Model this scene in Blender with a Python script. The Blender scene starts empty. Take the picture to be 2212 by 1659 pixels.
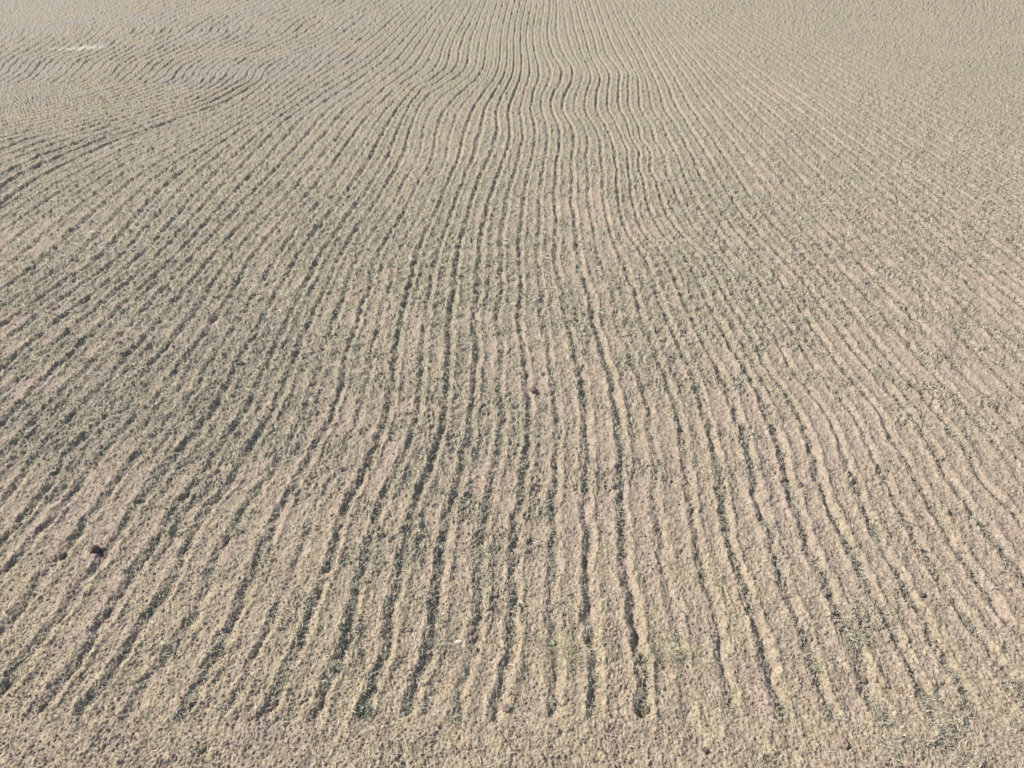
import bpy, math
import numpy as np
# ---------------------------------------------------------------- camera, sky, sun, exposure
scene = bpy.context.scene
CAM_H, PITCH, LENS = 9.9, math.radians(35.4), 24.0
cd = bpy.data.cameras.new("camera"); cam = bpy.data.objects.new("camera", cd)
scene.collection.objects.link(cam); scene.camera = cam
cam.location = (0, 0, CAM_H); cam.rotation_euler = (math.radians(90) - PITCH, 0, 0)
cd.sensor_width = 36.0; cd.lens = LENS; cd.clip_start = 0.1; cd.clip_end = 6000
SUN_EL, SUN_AZ = math.radians(41), math.radians(-68)   # azimuth from +Y towards +X (sun to the far left)
world = bpy.data.worlds.new("World"); scene.world = world; world.use_nodes = True
wn = world.node_tree; bg = wn.nodes["Background"]
sky = wn.nodes.new("ShaderNodeTexSky"); sky.sky_type = 'NISHITA'; sky.sun_disc = False
sky.sun_elevation = SUN_EL; sky.sun_rotation = SUN_AZ
wn.links.new(sky.outputs[0], bg.inputs[0]); bg.inputs[1].default_value = 0.115
sl = bpy.data.lights.new("sun", 'SUN'); sl.energy = 4.2; sl.angle = math.radians(0.5); sl.color = (1.0, 0.95, 0.875)
so = bpy.data.objects.new("sun", sl); scene.collection.objects.link(so)
sd = np.array([math.sin(SUN_AZ)*math.cos(SUN_EL), math.cos(SUN_AZ)*math.cos(SUN_EL), math.sin(SUN_EL)])
import mathutils
so.rotation_euler = mathutils.Vector(sd).to_track_quat('Z', 'Y').to_euler(); so.location = (-30, 20, 40)
vs = scene.view_settings; vs.view_transform = 'Standard'; vs.look = 'None'; vs.exposure = 0.66; vs.gamma = 1.0

rng = np.random.default_rng(7)
# ---------------------------------------------------------------- noise
def hsh(ix, iy, s):
    a = (ix.astype(np.int64)*374761393 + iy.astype(np.int64)*668265263 + s*2147483647 + 1013904223) & 0xFFFFFFFF
    a = ((a ^ (a >> 13))*1274126177) & 0xFFFFFFFF
    a = ((a ^ (a >> 15))*2246822519) & 0xFFFFFFFF
    a ^= a >> 16
    return (a & 0xFFFFFF).astype(np.float32)/16777216.0
def perlin(x, y, s=0):
    x0 = np.floor(x); y0 = np.floor(y); fx = (x-x0).astype(np.float32); fy = (y-y0).astype(np.float32)
    x0 = x0.astype(np.int64); y0 = y0.astype(np.int64)
    u = fx*fx*fx*(fx*(fx*6-15)+10); v = fy*fy*fy*(fy*(fy*6-15)+10)
    def g(dx, dy):
        a = hsh(x0+dx, y0+dy, s)*6.2831853
        return np.cos(a)*(fx-dx)+np.sin(a)*(fy-dy)
    n0 = g(0,0)*(1-u)+g(1,0)*u; n1 = g(0,1)*(1-u)+g(1,1)*u
    return (n0*(1-v)+n1*v)*1.5
def fbm(x, y, o=3, s=0):
    r = 0; a = 1.0; t = 0
    for i in range(o):
        r = r+a*perlin(x*2**i, y*2**i, s+i*17); t += a; a *= .55
    return r/t
def clods(x, y, s=0, dens=0.8):
    """domes of random radius round jittered points (0..~0.7)"""
    x0 = np.floor(x).astype(np.int64); y0 = np.floor(y).astype(np.int64)
    out = np.zeros(x.shape, np.float32)
    for dx in (-1, 0, 1):
        for dy in (-1, 0, 1):
            cx, cy = x0+dx, y0+dy
            px = cx+0.15+0.7*hsh(cx, cy, s); py = cy+0.15+0.7*hsh(cx, cy, s+1)
            r = 0.20+0.42*hsh(cx, cy, s+2)**2; on = hsh(cx, cy, s+3) < dens
            an = hsh(cx, cy, s+4)*3.14159; ca, sa = np.cos(an), np.sin(an)
            ex = (x-px)*ca+(y-py)*sa; ey = (-(x-px)*sa+(y-py)*ca)*(1+1.4*hsh(cx, cy, s+5))
            d2 = (ex*ex+ey*ey)/(r*r)
            h = np.where(on & (d2 < 1), r*np.sqrt(np.maximum(0, 1-d2)), 0).astype(np.float32)
            out = np.maximum(out, h)
    return out
def sst(a, b, t):
    t = np.clip((t-a)/(b-a), 0, 1); return t*t*(3-2*t)
# ---------------------------------------------------------------- survey chart of the field: ground metres <-> chart units
SP, CP = math.sin(PITCH), math.cos(PITCH)
FPX = 2212*LENS/36.0
def chart(X, Y):
    d = CAM_H*SP+Y*CP; d = np.maximum(d, 0.5)
    return 1106+FPX*X/d, 829.5+FPX*(CAM_H*CP-Y*SP)/d
def ground(cx, cy):
    v = (cy-829.5)/FPX
    Y = CAM_H*(CP-v*SP)/(SP+v*CP)
    return (cx-1106)/FPX*(CAM_H*SP+Y*CP), Y
# drill rows surveyed as polylines (row number: chart points)
ROWS = {
 0: [(870,1546),(900,1456),(925,1386),(935,1306),(945,1206),(962,1106),(975,1078),(995,993),(1015,903),(1022,803),(1025,678),(1030,593),(1037,520),(1052,450),(1064,410),(1080,367),(1094,320),(1100,280),(1097,240),(1110,200)],
 -1: [(785,1541),(795,1496),(820,1446),(840,1386),(845,1331),(865,1246),(880,1181),(895,1106),(935,1003),(960,923),(970,828),(972,728),(980,628),(990,553),(1003,500),(1020,427),(1037,383),(1052,350),(1067,317),(1078,280)],
 -2: [(685,1536),(710,1466),(740,1406),(755,1321),(775,1256),(795,1166),(815,1106),(860,1013),(890,933),(905,843),(915,728),(930,618),(945,553),(960,500),(985,433),(1008,367),(1030,300),(1048,240)],
 -3: [(560,1556),(590,1516),(615,1456),(645,1391),(675,1321),(700,1251),(730,1171),(745,1106),(795,1008),(820,953),(845,863),(855,768),(875,653),(900,553)],
 -4: [(680,1090),(750,953),(780,853),(800,753),(825,653),(855,553),(944,383),(970,300),(992,240)],
 -5: [(390,1546),(430,1496),(465,1426),(505,1356),(530,1291),(555,1236),(585,1171),(607,1106),(655,1023),(695,943),(720,903),(745,833),(755,753),(780,688),(805,618),(820,553),(870,467),(905,393),(935,340)],
 -6: [(280,1536),(310,1486),(350,1421),(390,1371),(420,1321),(450,1231),(487,1161),(530,1106),(600,1003),(632,943),(660,878),(685,803),(705,738),(728,678),(750,603),(772,553)],
 -7: [(165,1551),(215,1486),(245,1446),(280,1396),(310,1341),(350,1291),(385,1241),(415,1171),(445,1106),(480,1068),(530,988),(550,953),(575,923),(615,838),(655,723),(682,668),(715,603),(735,553),(896,254),(908,227),(930,204),(972,177),(1004,152),(1012,130),(1016,100),(1028,62)],
 -8: [(85,1526),(110,1501),(145,1456),(180,1406),(230,1326),(260,1276),(300,1216),(345,1156),(375,1106),(400,1073),(450,1003),(495,938),(540,868),(570,803),(612,703),(650,623),(690,553),(871,254),(889,218),(912,190),(957,163),(984,141),(991,104),(1003,73)],
 -9: [(0,1491),(30,1456),(75,1396),(110,1356),(145,1321),(165,1281),(210,1226),(250,1166),(285,1106),(320,1068),(370,1003),(425,943),(470,878),(510,803),(550,728),(585,653),(615,603),(645,553),(844,258),(862,231),(886,205),(927,177),(962,150),(971,124),(976,100)],
 -10: [(0,1371),(30,1336),(65,1291),(100,1236),(130,1201),(165,1156),(205,1106),(240,1058),(290,993),(340,933),(390,878),(440,803),(480,743),(530,668),(560,618),(597,553)],
 -11: [(0,1251),(30,1216),(70,1166),(120,1106),(170,1053),(220,983),(270,933),(310,893),(365,843),(410,773),(450,718),(500,643),(550,553)],
 -12: [(0,1176),(55,1111),(105,1053),(150,978),(210,923),(260,863),(310,813),(360,753),(400,703),(450,628),(500,553)],
 -19: [(0,703),(120,618),(215,553)],
 -14: [(676,277),(731,218),(762,200)],
 -16: [(610,265),(672,218),(703,198)],
 -24: [(590,165),(500,230),(390,280),(290,325),(190,380),(0,500)],
 1: [(995,1541),(1015,1456),(1030,1386),(1040,1316),(1040,1246),(1045,1171),(1055,1106),(1067,1083),(1080,993),(1090,903),(1090,753),(1087,628),(1088,553),(1095,450),(1107,393),(1124,333),(1132,290),(1127,253),(1130,217)],
 2: [(1064,1523),(1090,1439),(1100,1339),(1104,1223),(1114,1123),(1132,1041),(1145,945),(1142,849),(1130,753),(1122,684),(1125,553)],
 3: [(1204,1523),(1207,1456),(1204,1373),(1207,1223),(1202,1139),(1205,1041),(1205,945),(1189,771),(1170,620)],
 4: [(1277,1523),(1284,1439),(1277,1373),(1274,1289),(1266,1223),(1262,1106),(1267,989),(1263,858),(1245,771),(1224,666),(1211,605),(1199,550),(1199,417),(1204,350),(1210,300),(1204,260),(1190,227),(1197,200),(1214,167),(1214,143),(1197,123),(1187,93),(1184,60)],
 5: [(1401,1546),(1398,1473),(1391,1406),(1377,1339),(1371,1273),(1354,1206),(1352,1106),(1354,989),(1337,884),(1324,806),(1302,727),(1285,649),(1257,550),(1244,467),(1240,400),(1244,317),(1237,273),(1220,247),(1219,217),(1234,183),(1237,143),(1217,110),(1204,67)],
 6: [(1481,1533),(1475,1440),(1461,1373),(1454,1306),(1434,1239),(1424,1131),(1411,1076),(1406,945),(1402,875),(1376,806),(1332,710),(1311,597),(1290,553),(1270,417),(1267,333),(1260,267),(1242,227),(1254,180)],
 7: [(1585,1536),(1578,1473),(1565,1406),(1551,1313),(1531,1273),(1518,1189),(1505,1106),(1498,1076),(1480,936),(1463,875),(1437,806),(1402,718),(1376,640),(1342,550),(1310,450),(1304,367),(1300,317),(1290,283),(1267,243),(1267,200),(1279,167),(1267,133),(1250,83),(1237,33),(1230,0)],
 8: [(1688,1529),(1668,1466),(1648,1389),(1628,1323),(1608,1256),(1578,1183),(1563,1106),(1559,1076),(1537,945),(1520,884),(1489,788),(1454,710),(1420,640),(1393,553),(1344,467),(1334,367),(1327,317),(1294,247),(1289,217),(1297,167),(1290,147)],
 9: [(1798,1523),(1775,1466),(1751,1389),(1728,1333),(1704,1286),(1681,1216),(1661,1149),(1648,1106),(1620,989),(1594,901),(1559,806),(1515,727),(1481,658),(1441,563),(1380,483),(1360,383),(1354,317),(1337,277),(1314,233),(1315,193),(1317,160),(1287,100),(1270,43),(1257,0)],
 10: [(1888,1519),(1871,1486),(1855,1426),(1828,1373),(1812,1319),(1785,1259),(1761,1209),(1738,1166),(1722,1106),(1690,989),(1663,901),(1629,832),(1581,753),(1541,675),(1480,553),(1424,490),(1390,383),(1380,317),(1350,250),(1337,217),(1337,183),(1339,153),(1310,117),(1296,67),(1274,0)],
 11: [(2025,1529),(1995,1466),(1968,1426),(1948,1373),(1918,1319),(1881,1263),(1858,1199),(1831,1149),(1808,1106),(1768,989),(1733,901),(1690,832),(1646,762),(1611,701),(1568,631),(1524,553),(1470,500),(1430,430),(1404,367),(1384,300),(1367,243),(1360,200),(1360,153),(1340,123),(1313,67),(1289,0)],
 12: [(2091,1519),(2045,1439),(2005,1383),(1985,1326),(1948,1276),(1915,1206),(1888,1166),(1868,1106),(1820,997),(1785,901),(1742,840),(1707,797),(1646,692),(1594,605),(1555,553),(1440,360),(1410,277),(1384,233),(1379,183),(1368,150)],
 13: [(2212,1480),(2158,1423),(2125,1373),(2085,1326),(2055,1286),(2021,1223),(1981,1156),(1958,1113),(1907,1015),(1864,928),(1829,875),(1759,788),(1707,710),(1637,597)],
 14: [(2178,1343),(2138,1290),(2095,1226),(2055,1170),(2025,1113),(1968,1015),(1916,936),(1864,849)],
 15: [(2208,1230),(2175,1199),(2141,1146),(2108,1106),(2055,1041),(2021,971),(1968,893)],
 16: [(2177,1093),(2116,1032),(2029,901),(1942,797)],
}
def per(y): return 104/1760*np.maximum(y+220, 30)      # row spacing in chart units
def phi0(x, y): return 1+(x-1135)/per(y)
def wlog(x, y):                                          # smoothing space: row numbers across, log depth along
    return phi0(x, y)*0.9, 26*np.log(np.maximum(y+220, 60)/1760)
P = np.array([(x, y, k) for k, pl in ROWS.items() for x, y in pl], float)
for y in (1500,1200,900,700,500,350,200,80):             # far from the surveyed rows the rows run straight
    for f in (-38,-30,24,30,40):
        if f < -35 or y > 600 or f > 0:
            P = np.vstack([P, (1135+(f-1)*per(y), y, f)])
pw = np.stack(wlog(P[:,0], P[:,1]), 1); res = P[:,2]-phi0(P[:,0], P[:,1])
def tps(r2): return 0.5*r2*np.log(r2+1e-9)
n = len(P); K = tps(((pw[:,None]-pw[None])**2).sum(-1))+np.eye(n)*0.35
Q = np.hstack([np.ones((n,1)), pw]); M = np.block([[K, Q],[Q.T, np.zeros((3,3))]])
sol = np.linalg.solve(M, np.concatenate([res, np.zeros(3)]))
GX = np.linspace(-900, 3100, 501); GY = np.concatenate([np.linspace(-215, 1100, 330), np.linspace(1106, 2700, 200)])
gx, gy = np.meshgrid(GX, GY); q = np.stack(wlog(gx.ravel(), gy.ravel()), 1)
val = sol[n]+q@sol[n+1:]
for i in range(n): val += sol[i]*tps(((q-pw[i])**2).sum(1))
RES = np.clip(val, -9, 9).reshape(gx.shape)
def bil(x, y):
    fx = np.clip((x-GX[0])/(GX[1]-GX[0]), 0, len(GX)-1.001); fy = np.interp(y, GY, np.arange(len(GY))); fy = np.clip(fy, 0, len(GY)-1.001)
    i = fx.astype(int); j = fy.astype(int); a = fx-i; b = fy-j
    return (RES[j,i]*(1-a)+RES[j,i+1]*a)*(1-b)+(RES[j+1,i]*(1-a)+RES[j+1,i+1]*a)*b
def pli(y, pts):
    ys = np.array([p[1] for p in pts], float); xs = np.array([p[0] for p in pts], float); o = np.argsort(ys)
    return np.interp(y, ys[o], xs[o])
L0 = [(860,-60),(840,0),(827,9),(784,35),(740,70),(697,91),(653,111),(612,126),(585,140),(572,150),(569,158),(565,167),(554,178),(524,196),(488,216),(435,238),(366,263),(261,298),(183,332),(52,402),(0,440),(-300,600)]
def rowphase(x, y):
    """phase, strength of the rows at chart point; three sets of passes meet at the upper left"""
    f1 = phi0(x, y)+bil(x, y)
    l0 = pli(y, L0); off = sst(0, -60, x-l0)
    xx = x+off*(7*perlin(x*.011, y*.016, 301)+4*perlin(x*.04, y*.05, 302))
    s2 = np.interp(y, [-200,0,60,110,150,180,210,250,300,350,440], [14,19,21,20,19,20,23,30,38,46,58])
    f2 = (xx-l0)/s2
    in2 = (x < l0+5) & (y < 620) & (x > -500)
    ph = np.where(in2, f2, f1)
    st = np.where(in2, (1.5+.4*sst(60, 110, y))*(.85+.5*fbm(x*.012, y*.03, 2, 29))*(.45+.55*sst(-200, 300, x+y*1.2))*(1-.4*np.exp(-((y-155)/22)**2))*(1+.3*sst(185, 230, y)), 1.0)
    return ph, st, in2, in2 & False
# ---------------------------------------------------------------- the field surface
def field(X, Y, fine=True):
    """height, residue cover, pale tan soil, pink soil, greyish far soil"""
    d = CAM_H*SP+np.maximum(Y, -3)*CP
    x, y = chart(X, Y)
    px = d/FPX*2.16                                       # metres per picture pixel here
    ph, st, in2, in3 = rowphase(x, y)
    wob = fbm(X*0.9, Y*0.35, 2, 5)*0.055+perlin(X*3.1, Y*2.6, 9)*0.07+perlin(X*7, Y*6, 10)*0.04*sst(400,900,y)
    ph = ph+wob*np.where(in2 | in3, 0.6, 1)
    k = np.round(ph); t = ph-k; ki = k.astype(np.int64)
    rk = hsh(ki, ki*0+np.where(in2, 3, 0)+np.where(in3, 5, 0), 77)
    dep = 0.85+0.35*rk
    for kk, f in ((-4,.55),(-6,.7),(3,.8),(6,.7),(-10,.85),(0,1.25),(-1,1.25),(5,1.2),(9,1.1),(-8,1.1)):
        dep = np.where((ki == kk) & ~in2 & ~in3, f, dep)
    t = t-(hsh(ki, ki*0, 78)-.5)*0.08
    along = 0.95+0.30*fbm(X*0.35+ki*7.3, Y*0.22, 2, 21)+.25*perlin(X*2.5, Y*1.4, 22)
    endn = (hsh(ki, ki*0, 79)-.5)*14+perlin(X*1.2, Y*1.2, 4)*6
    head = sst(1558, 1540, y+endn)                       # rows stop at the headland
    fade = 1-0.6*sst(1450, 2050, x-(y-80)*1.3)*sst(380, 160, y)
    fade *= 1-0.15*sst(1500, 2200, x)*sst(1100, 600, y)
    fade *= 1-0.6*sst(430, 60, x)*sst(130, 50, y)
    amp = st*head*fade*along*dep
    farw = sst(900, 150, y)
    w = (0.105+0.02*rk+0.025*farw)*(1+.35*perlin(X*4, Y*2.5, 27))
    near = sst(500, 1400, y)
    groove = np.exp(-(t/w)**2)
    g_ = 0.88+0.50*perlin(X*5, Y*3.2, 25)+0.22*perlin(X*1.3, Y*.8, 26)
    h = amp*(-(0.072+.010*farw+.03*sst(420,120,y))*groove*np.clip(g_, .15, 1.45)+0.012*np.cos(2*np.pi*t))
    h = h+amp*0.018*np.exp(-((np.abs(t)-0.23)/0.07)**2)
    # long swells
    h = h+fbm(X/9, Y/9, 2, 31)*0.10+fbm(X/2.2, Y/2.2, 2, 33)*0.03
    # residue cover
    c1 = fbm(X/5.0, Y/7.0, 3, 41); c2 = fbm(X*1.3, Y*0.9, 3, 43); c3 = fbm(X*4.5, Y*4.5, 2, 47)
    far = sst(1500, 300, y); leftm = np.exp(-((x-350)/520)**2-((y-850)/230)**2)
    mul = -0.50+1.25*far+0.5*leftm+c1*1.0+c2*1.5+c3*0.7+0.95*np.exp(-((t+0.03)/0.13)**2)*np.abs(amp)**.5*np.clip(1.2-far,0,1)
    mul = mul-0.5*np.exp(-((x-2150)/500)**2-((y-700)/180)**2)
    mulch = sst(-0.15, 0.75, mul)
    tanm = sst(-0.1, 0.7, 0.24+c2*1.0+fbm(X*2.2, Y*2.2, 3, 51)*1.0+0.75*np.exp(-((t-0.27)/0.13)**2)*head-1.6*sst(1500, 750, y+perlin(X*.3, Y*.3, 8)*200-(x-1106)*.10))
    pink = sst(-0.1, 0.5, fbm(X/1.6, Y/2.6, 4, 61)+0.10-0.3*sst(330, 180, y)-.15*sst(1000,1400,y))
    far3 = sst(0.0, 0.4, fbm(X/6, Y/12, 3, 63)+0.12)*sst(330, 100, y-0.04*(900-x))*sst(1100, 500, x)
    pale = 1.2*np.exp(-((y-103+(x-160)*.05+2*perlin(X*.5, Y*.3, 93))/3.2)**2)*sst(85, 120, x)*sst(245, 215, x)*(.6+.8*fbm(X, Y*.5, 2, 91))
    # tyre lug prints pressed into the headland side
    for (ox, oy, an, wd, ln) in ((383,1316,.12,.46,.22),(668,1246,1.25,.22,.5),(250,1300,.3,.4,.12)):
        X0, Y0 = ground(ox, oy); ax = (X-X0)*math.cos(an)+(Y-Y0)*math.sin(an); ay = -(X-X0)*math.sin(an)+(Y-Y0)*math.cos(an)
        m_ = .55*sst(1.0, .5, np.abs(ax)/wd+.3*c3)*sst(1.0, .5, np.abs(ay)/ln+.3*c2)
        slot = np.exp(-((((ax+ay*.25)/.105+.5) % 1-.5)/.13)**2)*.030+np.exp(-(((ay/.17+.5) % 1-.5)/.1)**2)*.02
        h = h*(1-m_*.8)+m_*(-slot-.005); dull = m_ if ox == 383 else np.maximum(dull, m_)
    # crumbs, clods, litter relief; detail no finer than what one can see at that distance
    rough = (0.9+0.35*fbm(X*0.8, Y*0.8, 2, 71))*(1-.75*dull)
    for sc, a, s in ((0.026,.46,91),(0.042,.34,101),(0.085,.30,111),(0.14,.17,121),(0.26,.08,131)):
        vis = sst(0.8, 1.7, sc*1.6/px)
        if not fine: vis = vis*(0.5 if sc < .1 else 1)
        m = vis > 0.01
        if m.any():
            wx = X[m]+perlin(X[m]/sc*.8, Y[m]/sc*.8, s)*sc*.35
            h[m] += (clods(wx/sc, Y[m]/sc, s, 0.62)-0.12)*sc*a*1.15*vis[m]*rough[m]*(1-0.5*tanm[m])
    for sc, a, s in ((0.022,.38,201),(0.045,.34,211),(0.10,.14,221),(0.22,.08,231),(0.5,.04,241)):
        vis = sst(0.6, 1.4, sc*1.5/px)*(1+1.6*sst(1.0, 3.5, px*20))
        m = vis > 0.01
        if m.any():
            n_ = perlin(X[m]/sc+3.3, Y[m]/sc*0.8, s)
            n_ = np.where(mulch[m] > .3, np.abs(n_)*2-.5, n_)
            h[m] += n_*sc*a*vis[m]*(1+0.9*mulch[m])*rough[m]
    return h.astype(np.float32), mulch, tanm, pink, far3, amp, t, pale

def new_mesh(name, V, faces_flat, counts, attrs=None):
    me = bpy.data.meshes.new(name); nv = len(V); nl = len(faces_flat); nf = len(counts)
    me.vertices.add(nv); me.vertices.foreach_set("co", V.astype(np.float32).ravel())
    me.loops.add(nl); me.loops.foreach_set("vertex_index", faces_flat.astype(np.int32))
    me.polygons.add(nf); st = np.concatenate([[0], np.cumsum(counts)[:-1]])
    me.polygons.foreach_set("loop_start", st.astype(np.int32)); me.polygons.foreach_set("loop_total", counts.astype(np.int32))
    for k, a in (attrs or {}).items():
        at = me.attributes.new(k, 'FLOAT', 'POINT'); at.data.foreach_set("value", a.astype(np.float32).ravel())
    me.update(calc_edges=True)
    return me
def link(name, me, mat, kind=None, label=None, cat=None, group=None, parent=None):
    o = bpy.data.objects.new(name, me); scene.collection.objects.link(o)
    if mat: me.materials.append(mat)
    if kind: o["kind"] = kind
    if label: o["label"] = label
    if cat: o["category"] = cat
    if group: o["group"] = group
    if parent: o.parent = parent
    return o
# ---------------------------------------------------------------- materials
def lin(r, g, b): return tuple((c/255/12.92 if c/255 <= .04045 else ((c/255+.055)/1.055)**2.4) for c in (r,g,b))+(1,)
def soil_mat():
    m = bpy.data.materials.new("tilled_soil"); m.use_nodes = True; nt = m.node_tree; N = nt.nodes; L = nt.links
    b = N["Principled BSDF"]; b.inputs["Roughness"].default_value = 0.95; b.inputs["Specular IOR Level"].default_value = 0.12
    geo = N.new("ShaderNodeNewGeometry")
    def at(nm):
        a = N.new("ShaderNodeAttribute"); a.attribute_name = nm; return a.outputs["Fac"]
    def noise(sc, det=3, w=(1,1,1)):
        mp = N.new("ShaderNodeMapping"); mp.inputs[3].default_value = w; L.new(geo.outputs["Position"], mp.inputs[0])
        t = N.new("ShaderNodeTexNoise"); t.inputs["Scale"].default_value = sc; t.inputs["Detail"].default_value = det; L.new(mp.outputs[0], t.inputs[0]); return t.outputs["Fac"]
    def ramp(f, a, c):
        r = N.new("ShaderNodeMapRange"); r.inputs[1].default_value = a; r.inputs[2].default_value = c; L.new(f, r.inputs[0]); return r.outputs[0]
    def mix(f, A, B):
        x = N.new("ShaderNodeMix"); x.data_type = 'RGBA'
        (L.new(f, x.inputs[0]) if not isinstance(f, float) else setattr(x.inputs[0], 'default_value', f))
        for v, i in ((A,6),(B,7)):
            (L.new(v, x.inputs[i]) if hasattr(v, 'links') else setattr(x.inputs[i], 'default_value', v))
        return x.outputs[2]
    def mul(a, c):
        x = N.new("ShaderNodeMath"); x.operation = 'MULTIPLY'
        L.new(a, x.inputs[0]); (L.new(c, x.inputs[1]) if hasattr(c, 'links') else setattr(x.inputs[1], 'default_value', c)); return x.outputs[0]
    brown = mix(ramp(noise(9), .35, .65), (.274,.217,.153,1), (.344,.280,.202,1))
    pink = mix(ramp(noise(14), .35, .65), (.295,.226,.172,1), (.355,.282,.217,1))
    tan = mix(ramp(noise(11), .35, .65), (.305,.248,.155,1), (.370,.306,.198,1))
    straw = mix(ramp(noise(26, 4), .38, .62), (.195,.168,.116,1), (.345,.302,.214,1))
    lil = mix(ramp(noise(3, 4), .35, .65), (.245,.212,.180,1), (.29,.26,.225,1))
    c = mix(mul(at("pink"), .8), brown, pink); c = mix(mul(at("tan"), .8), c, tan)
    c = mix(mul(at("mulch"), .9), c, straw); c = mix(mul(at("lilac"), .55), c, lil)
    c = mix(mul(at("pale"), .9), c, (.50,.47,.38,1))
    # crumb-to-crumb differences
    vo = N.new("ShaderNodeTexVoronoi"); vo.inputs["Scale"].default_value = 30; L.new(geo.outputs["Position"], vo.inputs[0])
    hs = N.new("ShaderNodeHueSaturation"); L.new(c, hs.inputs["Color"])
    sp = N.new("ShaderNodeSeparateColor"); L.new(vo.outputs["Color"], sp.inputs[0])
    mr = N.new("ShaderNodeMapRange"); mr.inputs[3].default_value = .76; mr.inputs[4].default_value = 1.22; L.new(sp.outputs[0], mr.inputs[0]); L.new(mr.outputs[0], hs.inputs["Value"])
    L.new(hs.outputs[0], b.inputs["Base Color"])
    bp = N.new("ShaderNodeBump"); bp.inputs["Strength"].default_value = .7; bp.inputs["Distance"].default_value = .012
    L.new(noise(70, 4), bp.inputs["Height"]); L.new(bp.outputs[0], b.inputs["Normal"])
    return m
def var_mat(name, A, B, rough=.8, trans=0.0):
    """colour varies from piece to piece through the 'tint' attribute"""
    m = bpy.data.materials.new(name); m.use_nodes = True; N = m.node_tree.nodes; L = m.node_tree.links
    b = N["Principled BSDF"]; b.inputs["Roughness"].default_value = rough; b.inputs["Specular IOR Level"].default_value = .2
    a = N.new("ShaderNodeAttribute"); a.attribute_name = "tint"
    g = N.new("ShaderNodeNewGeometry"); t = N.new("ShaderNodeTexNoise"); t.inputs["Scale"].default_value = 40; L.new(g.outputs["Position"], t.inputs[0])
    ad = N.new("ShaderNodeMath"); ad.operation = 'ADD'; L.new(a.outputs["Fac"], ad.inputs[0])
    sc = N.new("ShaderNodeMath"); sc.operation = 'MULTIPLY_ADD'; sc.inputs[1].default_value = .5; sc.inputs[2].default_value = -.25; L.new(t.outputs["Fac"], sc.inputs[0]); L.new(sc.outputs[0], ad.inputs[1]); ad.use_clamp = True
    x = N.new("ShaderNodeMix"); x.data_type = 'RGBA'; x.inputs[6].default_value = A+(1,); x.inputs[7].default_value = B+(1,); L.new(ad.outputs[0], x.inputs[0])
    L.new(x.outputs[2], b.inputs["Base Color"])
    return m
M_SOIL = soil_mat()
M_STRAW = var_mat("dry_straw", (.26,.23,.16), (.70,.64,.50), .6)
M_WEED = var_mat("withered_weed", (.15,.135,.093), (.40,.365,.26), .8)
M_GREEN = var_mat("green_blades", (.24,.235,.13), (.46,.45,.27), .7)
M_CLOD = var_mat("crumbly_earth", (.19,.14,.105), (.34,.255,.195), .95)
M_DARK = var_mat("damp_dark_earth", (.085,.064,.05), (.16,.12,.09), .95)
M_BROWN = var_mat("brown_earth", (.11,.082,.062), (.19,.142,.11), .95)
M_BUSH = var_mat("dark_weed_leaf", (.05,.06,.045), (.14,.155,.11), .8)
M_STONE = var_mat("pale_stone", (.50,.46,.38), (.66,.62,.54), .9)
M_TWIG = var_mat("brown_twig", (.10,.075,.05), (.20,.15,.10), .9)
# ---------------------------------------------------------------- ground mesh: finer near the headland, coarser to the horizon
NU, NR = 1760, 1180
u = np.linspace(-0.92, 0.92, NU)
ext = np.array([1.0,1.15,1.4,1.8,2.4,3.4,5,8,14,25,45])
u = np.concatenate([-ext[::-1], u, ext])
cyr = np.concatenate([np.linspace(1960, -45, NR)])
_, Yr = ground(np.zeros_like(cyr), cyr)
Yf = Yr[-1]*np.array([1.03,1.07,1.12,1.2,1.3,1.45,1.7,2.1,2.8,4,6,9,14,22,36,60])/1.0
Yb = np.array([-3500,-1200,-400,-120,-40,-15,-7,-4.0,-2.5])
Yb = Yb[Yb < Yr[0]-.3]
Y1 = np.concatenate([Yb, Yr, Yf]); D1 = CAM_H*SP+np.maximum(Y1, 0)*CP
D1 = np.where(Y1 < 0, CAM_H*SP+np.abs(np.minimum(Y1, 0))*1.0, D1)
XX = (u[None,:]*D1[:,None]); YY = np.repeat(Y1[:,None], len(u), 1)
hh, mu, ta, pi_, fa, am, tt, pa_ = field(XX.ravel(), YY.ravel())
V = np.stack([XX.ravel(), YY.ravel(), hh], 1)
nr, nc = XX.shape; idx = np.arange(nr*nc).reshape(nr, nc)
F = np.stack([idx[:-1,:-1], idx[:-1,1:], idx[1:,1:], idx[1:,:-1]], -1).reshape(-1, 4)
g_me = new_mesh("ploughed_field", V, F.ravel(), np.full(len(F), 4), {"mulch": mu, "tan": ta, "pink": pi_, "lilac": fa, "pale": pa_})
link("ploughed_field", g_me, M_SOIL, kind="structure")

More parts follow.
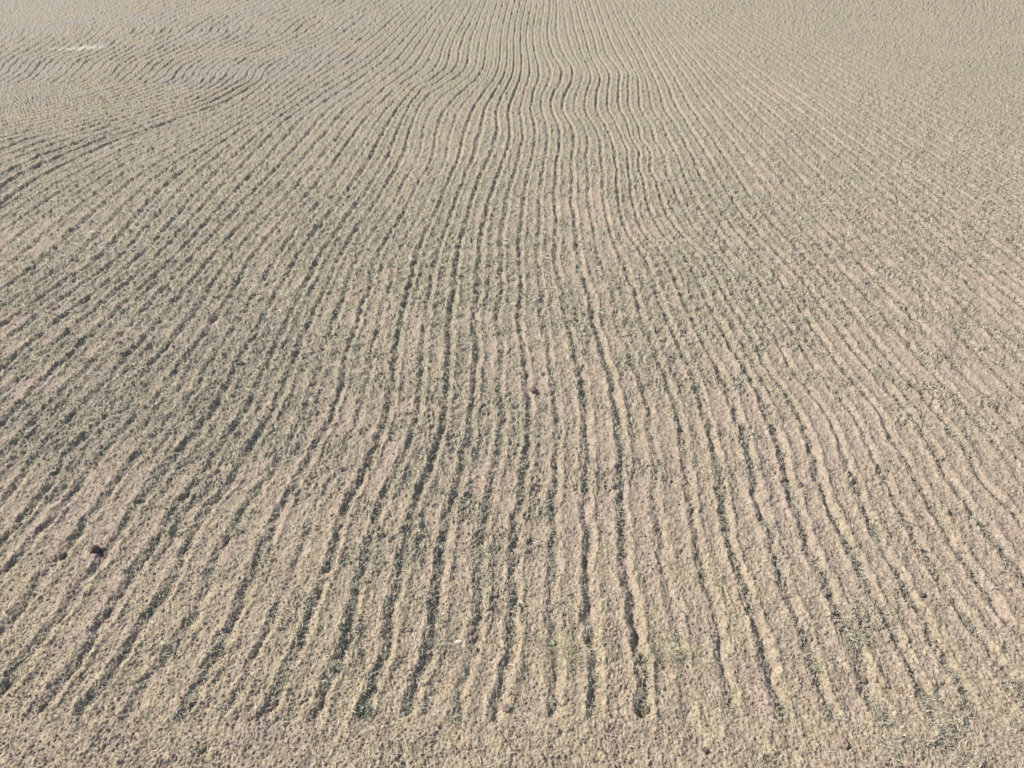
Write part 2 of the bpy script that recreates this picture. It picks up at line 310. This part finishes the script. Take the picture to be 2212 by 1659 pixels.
# ---------------------------------------------------------------- scattered litter
def sample(nw, ymin=-20, ymax=1680, power=1.0, xlo=-150, xhi=2360):
    y = ymin+(ymax-ymin)*rng.random(nw)**power; x = xlo+(xhi-xlo)*rng.random(nw)
    return (*ground(x, y), x, y)
def ribbons(X, Y, Z, L, W, az, curl, lift, tint, name, mat, seg=4, stand=None, **kw):
    """curved narrow blades: one ribbon each, laid on (or rising from) the ground"""
    n = len(X); s = np.linspace(-.5, .5, seg+1)[None,:] if stand is None else np.linspace(0, 1, seg+1)[None,:]
    L_, W_ = L[:,None], W[:,None]; a = az[:,None]+curl[:,None]*s*(1 if stand is None else .6)
    dx = np.cos(a); dy = np.sin(a)
    cx = np.cumsum(dx, 1)-np.cumsum(dx, 1).mean(1, keepdims=True)*(stand is None); cy = np.cumsum(dy, 1)-np.cumsum(dy, 1).mean(1, keepdims=True)*(stand is None)
    st = L_/seg
    if stand is None:
        px = X[:,None]+cx*st; py = Y[:,None]+cy*st; pz = Z[:,None]+lift[:,None]*(1-(2*s)**2)*.8+lift[:,None]*.5*s
        wz = 0.35*np.sin(az[:,None]*7+s*5)
    else:
        e = stand[:,None]*(1-0.7*s*s)                     # elevation angle, drooping
        px = X[:,None]+np.cumsum(dx*np.cos(e), 1)*st-dx[:,:1]*st; py = Y[:,None]+np.cumsum(dy*np.cos(e), 1)*st-dy[:,:1]*st
        pz = Z[:,None]+np.cumsum(np.sin(e), 1)*st-st; wz = 0*s
    wid = W_*(1-0.75*np.abs(s)**2*(4 if stand is None else 1)*.8)
    P1 = np.stack([px-dy*wid/2, py+dx*wid/2, pz+wid*wz], -1); P2 = np.stack([px+dy*wid/2, py-dx*wid/2, pz-wid*wz], -1)
    V = np.stack([P1, P2], 2).reshape(-1, 3); k = 2*(seg+1)
    base = (np.arange(n)*k)[:,None]+(np.arange(seg)*2)[None,:]
    F = np.stack([base, base+1, base+3, base+2], -1).reshape(-1, 4)
    me = new_mesh(name, V, F.ravel(), np.full(len(F), 4), {"tint": np.repeat(tint, k)})
    return link(name, me, mat, **kw)
def litter(name, mat, n, power, want, Lr, Wr, kw, stand=False, tintp=1.0):
    X, Y, x, y = sample(n, power=power)
    h, mu, ta, pk, fa, am, t, _p = field(X, Y, False)
    keep = rng.random(n) < want(mu, am, t, x, y)
    X, Y, y, h = X[keep], Y[keep], y[keep], h[keep]; n = len(X)
    gr = 1+1.6*sst(1100, 150, y)                          # far off only the bigger wisps show
    L = (Lr[0]+(Lr[1]-Lr[0])*rng.random(n)**2)*gr; W = (Wr[0]+(Wr[1]-Wr[0])*rng.random(n))*gr
    print(name, n)
    return ribbons(X, Y, h+0.004, L, W, rng.random(n)*6.283, rng.normal(0, 1.7, n), rng.random(n)*.03*gr, rng.random(n)**tintp, name, mat,
                   stand=(0.3+1.0*rng.random(n)) if stand else None, **kw)
litter("straw_litter", M_STRAW, 150000, .75, lambda mu, am, t, x, y: 0.05+0.8*mu, (.05,.20), (.004,.009),
       dict(kind="stuff", label="loose pale dry straw scattered over the tilled soil", cat="straw"), tintp=1.3)
litter("withered_weeds", M_WEED, 170000, .7, lambda mu, am, t, x, y: np.clip(0.42*sst(.35,.9,mu)+0.50*np.exp(-((t+.03)/.14)**2)*np.clip(am,0,1)*(mu > .15), 0, 1)*sst(120, 500, y),
       (.05,.15), (.006,.014), dict(kind="stuff", label="dull grey green withered weeds matted along the furrows", cat="weeds"), stand=True)
# loose crumbs
def crumbs(name, n):
    X, Y, x, y = sample(n, ymin=350, power=.65); h, mu, ta, pk, fa, am, t, _p = field(X, Y, False)
    r = (0.010+0.028*rng.random(n)**4)*(1+.8*sst(900, 400, y))
    B = np.array([(1,0,0),(-.5,.87,0),(-.5,-.87,0),(.35,.2,.75),(-.3,.3,.8),(0,-.35,.7)])
    az = rng.random(n)*6.283; c, s = np.cos(az)[:,None], np.sin(az)[:,None]
    J = B[None]*(0.7+0.6*rng.random((n,6,1))); q = J*r[:,None,None]
    V = np.stack([X[:,None]+q[...,0]*c-q[...,1]*s, Y[:,None]+q[...,0]*s+q[...,1]*c, h[:,None]+q[...,2]-.2*r[:,None]], -1).reshape(-1, 3)
    T = np.array([(0,3,5),(0,1,3),(1,4,3),(1,2,4),(2,5,4),(2,0,5),(3,4,5)])
    F = ((np.arange(n)*6)[:,None,None]+T[None]).reshape(-1, 3)
    me = new_mesh(name, V, F.ravel(), np.full(len(F), 3), {"tint": np.repeat(rng.random(n), 6)})
    link(name, me, M_CLOD, kind="stuff", label="small loose crumbs of dry earth over the furrows", cat="soil crumbs")
crumbs("soil_crumbs", 60000)
# ---------------------------------------------------------------- single things
def height(X, Y):
    return float(field(np.array([X, X+.01]), np.array([Y, Y+.01]), False)[0][0])
def clod(name, cx, cy, size, mat, label, cat="clod", squash=.62, seed=0, group=None, sharp=.3, elong=1.25, sub=3, rot=None):
    X, Y = ground(cx, cy); X, Y = float(X), float(Y)
    import bmesh
    bm = bmesh.new(); bmesh.ops.create_icosphere(bm, subdivisions=sub, radius=1)
    r_ = np.random.default_rng(seed+11); a = rot if rot is not None else r_.random()*6.28
    vv = np.array([v.co[:] for v in bm.verts]); o = r_.random(3)*50
    n1 = perlin(vv[:,0]*1.3+o[0]+vv[:,2]*2.1, vv[:,1]*1.3+o[1]-vv[:,2]*1.7, seed)*sharp*1.6+perlin(vv[:,0]*3.3+o[1]+vv[:,2]*3, vv[:,1]*3.3+o[2]-vv[:,2]*4, seed+3)*sharp*.7
    for i in range(5):                                    # broken flat faces
        nrm = r_.normal(size=3); nrm /= np.linalg.norm(nrm); dd = vv@nrm; cut = .62+.2*r_.random()
        vv = np.where((dd > cut)[:,None], vv-nrm*(dd-cut)[:,None]*.8, vv)
    vv = vv*(1+n1[:,None]); vv *= np.array([size/2*elong, size/2/elong**.5, size/2*squash])
    c, s = math.cos(a), math.sin(a); vv = np.stack([vv[:,0]*c-vv[:,1]*s, vv[:,0]*s+vv[:,1]*c, vv[:,2]], 1)
    for v, p in zip(bm.verts, vv): v.co = p
    me = bpy.data.meshes.new(name); bm.to_mesh(me); bm.free()
    at = me.attributes.new("tint", 'FLOAT', 'POINT'); at.data.foreach_set("value", (0.3+.4*r_.random(len(me.vertices))).astype(np.float32))
    o_ = link(name, me, mat, label=label, cat=cat, group=group); o_.location = (X, Y, height(X, Y)+size/2*squash*.45)
    return o_
def tuft(name, cx, cy, rad, hgt, nb, mat, label, cat, seed=0, flat=.0, w=.007, group=None):
    global rng
    X0, Y0 = ground(cx, cy); X0, Y0 = float(X0), float(Y0); r_ = np.random.default_rng(seed+500)
    a = r_.random(nb)*6.283; rr = rad*np.sqrt(r_.random(nb)); X = rr*np.cos(a)*1.5; Y = rr*np.sin(a)
    h = field(X+X0, Y+Y0, False)[0]; z0 = float(h.mean())
    o = ribbons(X, Y, h-z0-.01, hgt*(.5+.7*r_.random(nb)), np.full(nb, w)*(.7+.6*r_.random(nb)), a+r_.normal(0, .7, nb), r_.normal(0, .8, nb), np.zeros(nb),
                r_.random(nb), name, mat, seg=4, stand=np.clip(r_.normal(1.05-flat, .25, nb), .15, 1.5), label=label, cat=cat, group=group)
    o.location = (X0, Y0, z0)
    return o
def stalk(name, cx, cy, ln, az, rad, mat, label, cat, upright=0.0, bend=.15, seed=0):
    X0, Y0 = ground(cx, cy); X0, Y0 = float(X0), float(Y0); seg = 7
    s = np.linspace(0, 1, seg+1); a = az+bend*(s-.5)*2
    st = ln/seg; px = np.concatenate([[0], np.cumsum(np.cos(a[:-1])*st)])*math.cos(upright); py = np.concatenate([[0], np.cumsum(np.sin(a[:-1])*st)])*math.cos(upright)
    if upright < .3: px -= px.mean(); py -= py.mean()
    hz = field(px+X0, py+Y0, False)[0]; z0 = float(hz[0])
    pz = (np.full(seg+1, float(hz.max()))-z0+.012 if upright < .3 else s*ln*math.sin(upright)-.01)
    V = []; F = []
    for i in range(seg+1):
        r = rad*(1-.35*s[i]); ca, sa = math.cos(a[i]), math.sin(a[i])
        for j in range(6):
            b = j*math.pi/3
            V.append((px[i]-sa*r*math.cos(b), py[i]+ca*r*math.cos(b), pz[i]+r*math.sin(b)) if upright < .3 else (px[i]+r*math.cos(b), py[i]+r*math.sin(b), pz[i]))
        if i: F += [((i-1)*6+j, (i-1)*6+(j+1) % 6, i*6+(j+1) % 6, i*6+j) for j in range(6)]
    F = np.array(F); me = new_mesh(name, np.array(V), F.ravel(), np.full(len(F), 4), {"tint": np.full(len(V), .6)})
    o = link(name, me, mat, label=label, cat=cat); o.location = (X0, Y0, z0); return o
clod("earth_clod", 207, 1190, .17, M_DARK, "dark brown upstanding clod of damp earth, the largest dark lump at lower left", seed=1, squash=1.0, rot=.2, elong=1.1)
clod("earth_clod", 222, 1195, .21, M_DARK, "flat dark slab of earth lying against the right side of the upstanding dark clod", seed=2, squash=.40, rot=-.3, elong=1.5)
for i, (cx, cy, sz, mt, lb) in enumerate([
    (130, 1199, .14, M_CLOD, "brown clod on the furrow edge, left of the large dark clod"),
    (590, 1516, .17, M_BROWN, "dark clod at the lower end of a furrow, left of the black green bush"),
    (927, 1406, .13, M_CLOD, "small reddish brown clod on a furrow lip, above and right of the black green bush"),
    (868, 1360, .12, M_CLOD, "left piece of a broken row of brown clods at lower centre"),
    (886, 1359, .12, M_CLOD, "right piece of a broken row of brown clods at lower centre"),
    (487, 1161, .14, M_BROWN, "bluish dark clod in a weedy furrow, right of the large dark clod"),
    (1152, 845, .24, M_BROWN, "dark clod lying alone near the middle of the field"),
    (520, 785, .26, M_BROWN, "dark lump among dense straw in the left middle of the field"),
    (1991, 1286, .16, M_BROWN, "dark clod between weedy furrows at lower right"),
    (2024, 1303, .15, M_CLOD, "brown clod just right of and below a dark clod at lower right"),
    (1525, 1616, .12, M_BROWN, "small dark clod alone on the bare strip below the furrow ends"),
    (1821, 1599, .21, M_CLOD, "large pale brown clod on the bare strip below the furrows, left of a pale stalk"),
    (1871, 1463, .15, M_BROWN, "dark clod in a furrow at lower right, below the long pale stalk"),
    (1668, 928, .18, M_BROWN, "small dark clod on a bare ridge in the right middle of the field"),
    (1024, 1306, .12, M_CLOD, "round brown clod left of a furrow near lower centre"),
    (1092, 1529, .17, M_CLOD, "rounded pale clod at the weedy lower end of a furrow right of centre"),
    (1400, 1524, .13, M_BROWN, "dark clod at the foot of the strongest weedy furrow right of centre"),
    (1026, 1668, .12, M_CLOD, "brown clod near the bottom edge of the picture left of centre")]):
    clod("earth_clod", cx, cy, sz*.72, mt, lb, seed=20+i, squash=.7)
clod("pale_stone", 990, 1384, .085, M_STONE, "single whitish stone between two furrows at lower centre", cat="stone", seed=60, squash=.5, sharp=.12, elong=1.5, rot=.1)
tuft("weed_bush", 786, 1538, .085, .10, 220, M_BUSH, "black green bushy weed at the very foot of a furrow left of centre", "weed", seed=1, flat=.1, w=.011)
for i, (cx, cy, rad, hg, nb, lb) in enumerate([
    (1184, 1388, .13, .13, 150, "left and smaller of two yellow green grass tufts between the central furrows"),
    (1224, 1408, .24, .15, 320, "broad yellow green grass tuft touching the left side of a furrow near lower centre"),
    (1437, 1399, .22, .15, 300, "bright yellow green grass tuft right of the densest weedy furrow near lower centre"),
    (1525, 1426, .12, .11, 120, "small greenish grass tuft just left of a dark weedy furrow, right of two brighter tufts"),
    (1861, 1386, .10, .11, 90, "tiny light green grass tuft right of the long pale stalk"),
    (1690, 1345, .13, .10, 120, "low green grass tuft on top of a weed clump left of the long pale stalk"),
    (1880, 1180, .15, .12, 140, "pale green grass tuft in a weedy patch at the right, above the long pale stalk"),
    (640, 1215, .12, .10, 90, "faint green grass tuft on a weedy ridge left of centre"),
    (560, 1290, .14, .10, 110, "pale green tuft amid flattened weeds below left of centre")]):
    tuft("grass_tuft", cx, cy, rad, hg, int(nb*.6), M_GREEN, lb, "grass tuft", seed=10+i, flat=.15, w=.006)
for i, (cx, cy, ln, az, lb) in enumerate([
    (1781, 1373, .27, 2.15, "long straight pale stalk lying on bare soil between furrows at lower right"),
    (1905, 1608, .25, -.35, "pale stalk lying on the bare strip below the furrows near the lower right corner"),
    (1130, 1206, .17, 1.6, "thin upright looking pale stalk lying along a ridge right of centre"),
    (950, 1463, .14, .8, "short whitish stalk in a small weed clump above the bare strip"),
    (600, 1353, .34, -.25, "long curved pale stalk on flattened weeds at lower left"),
    (1560, 1545, .15, -.3, "pale stalk lying just below the furrow ends, right of the dense weedy furrow")]):
    stalk("straw_stalk", cx, cy, ln, az, .0055, M_STRAW, lb, "straw", bend=.15+.1*i*(i % 2), seed=i)
stalk("twig", 1879, 1102, .22, .3, .007, M_TWIG, "dark thin twig standing upright out of a bare ridge at the right", "twig", upright=1.25)
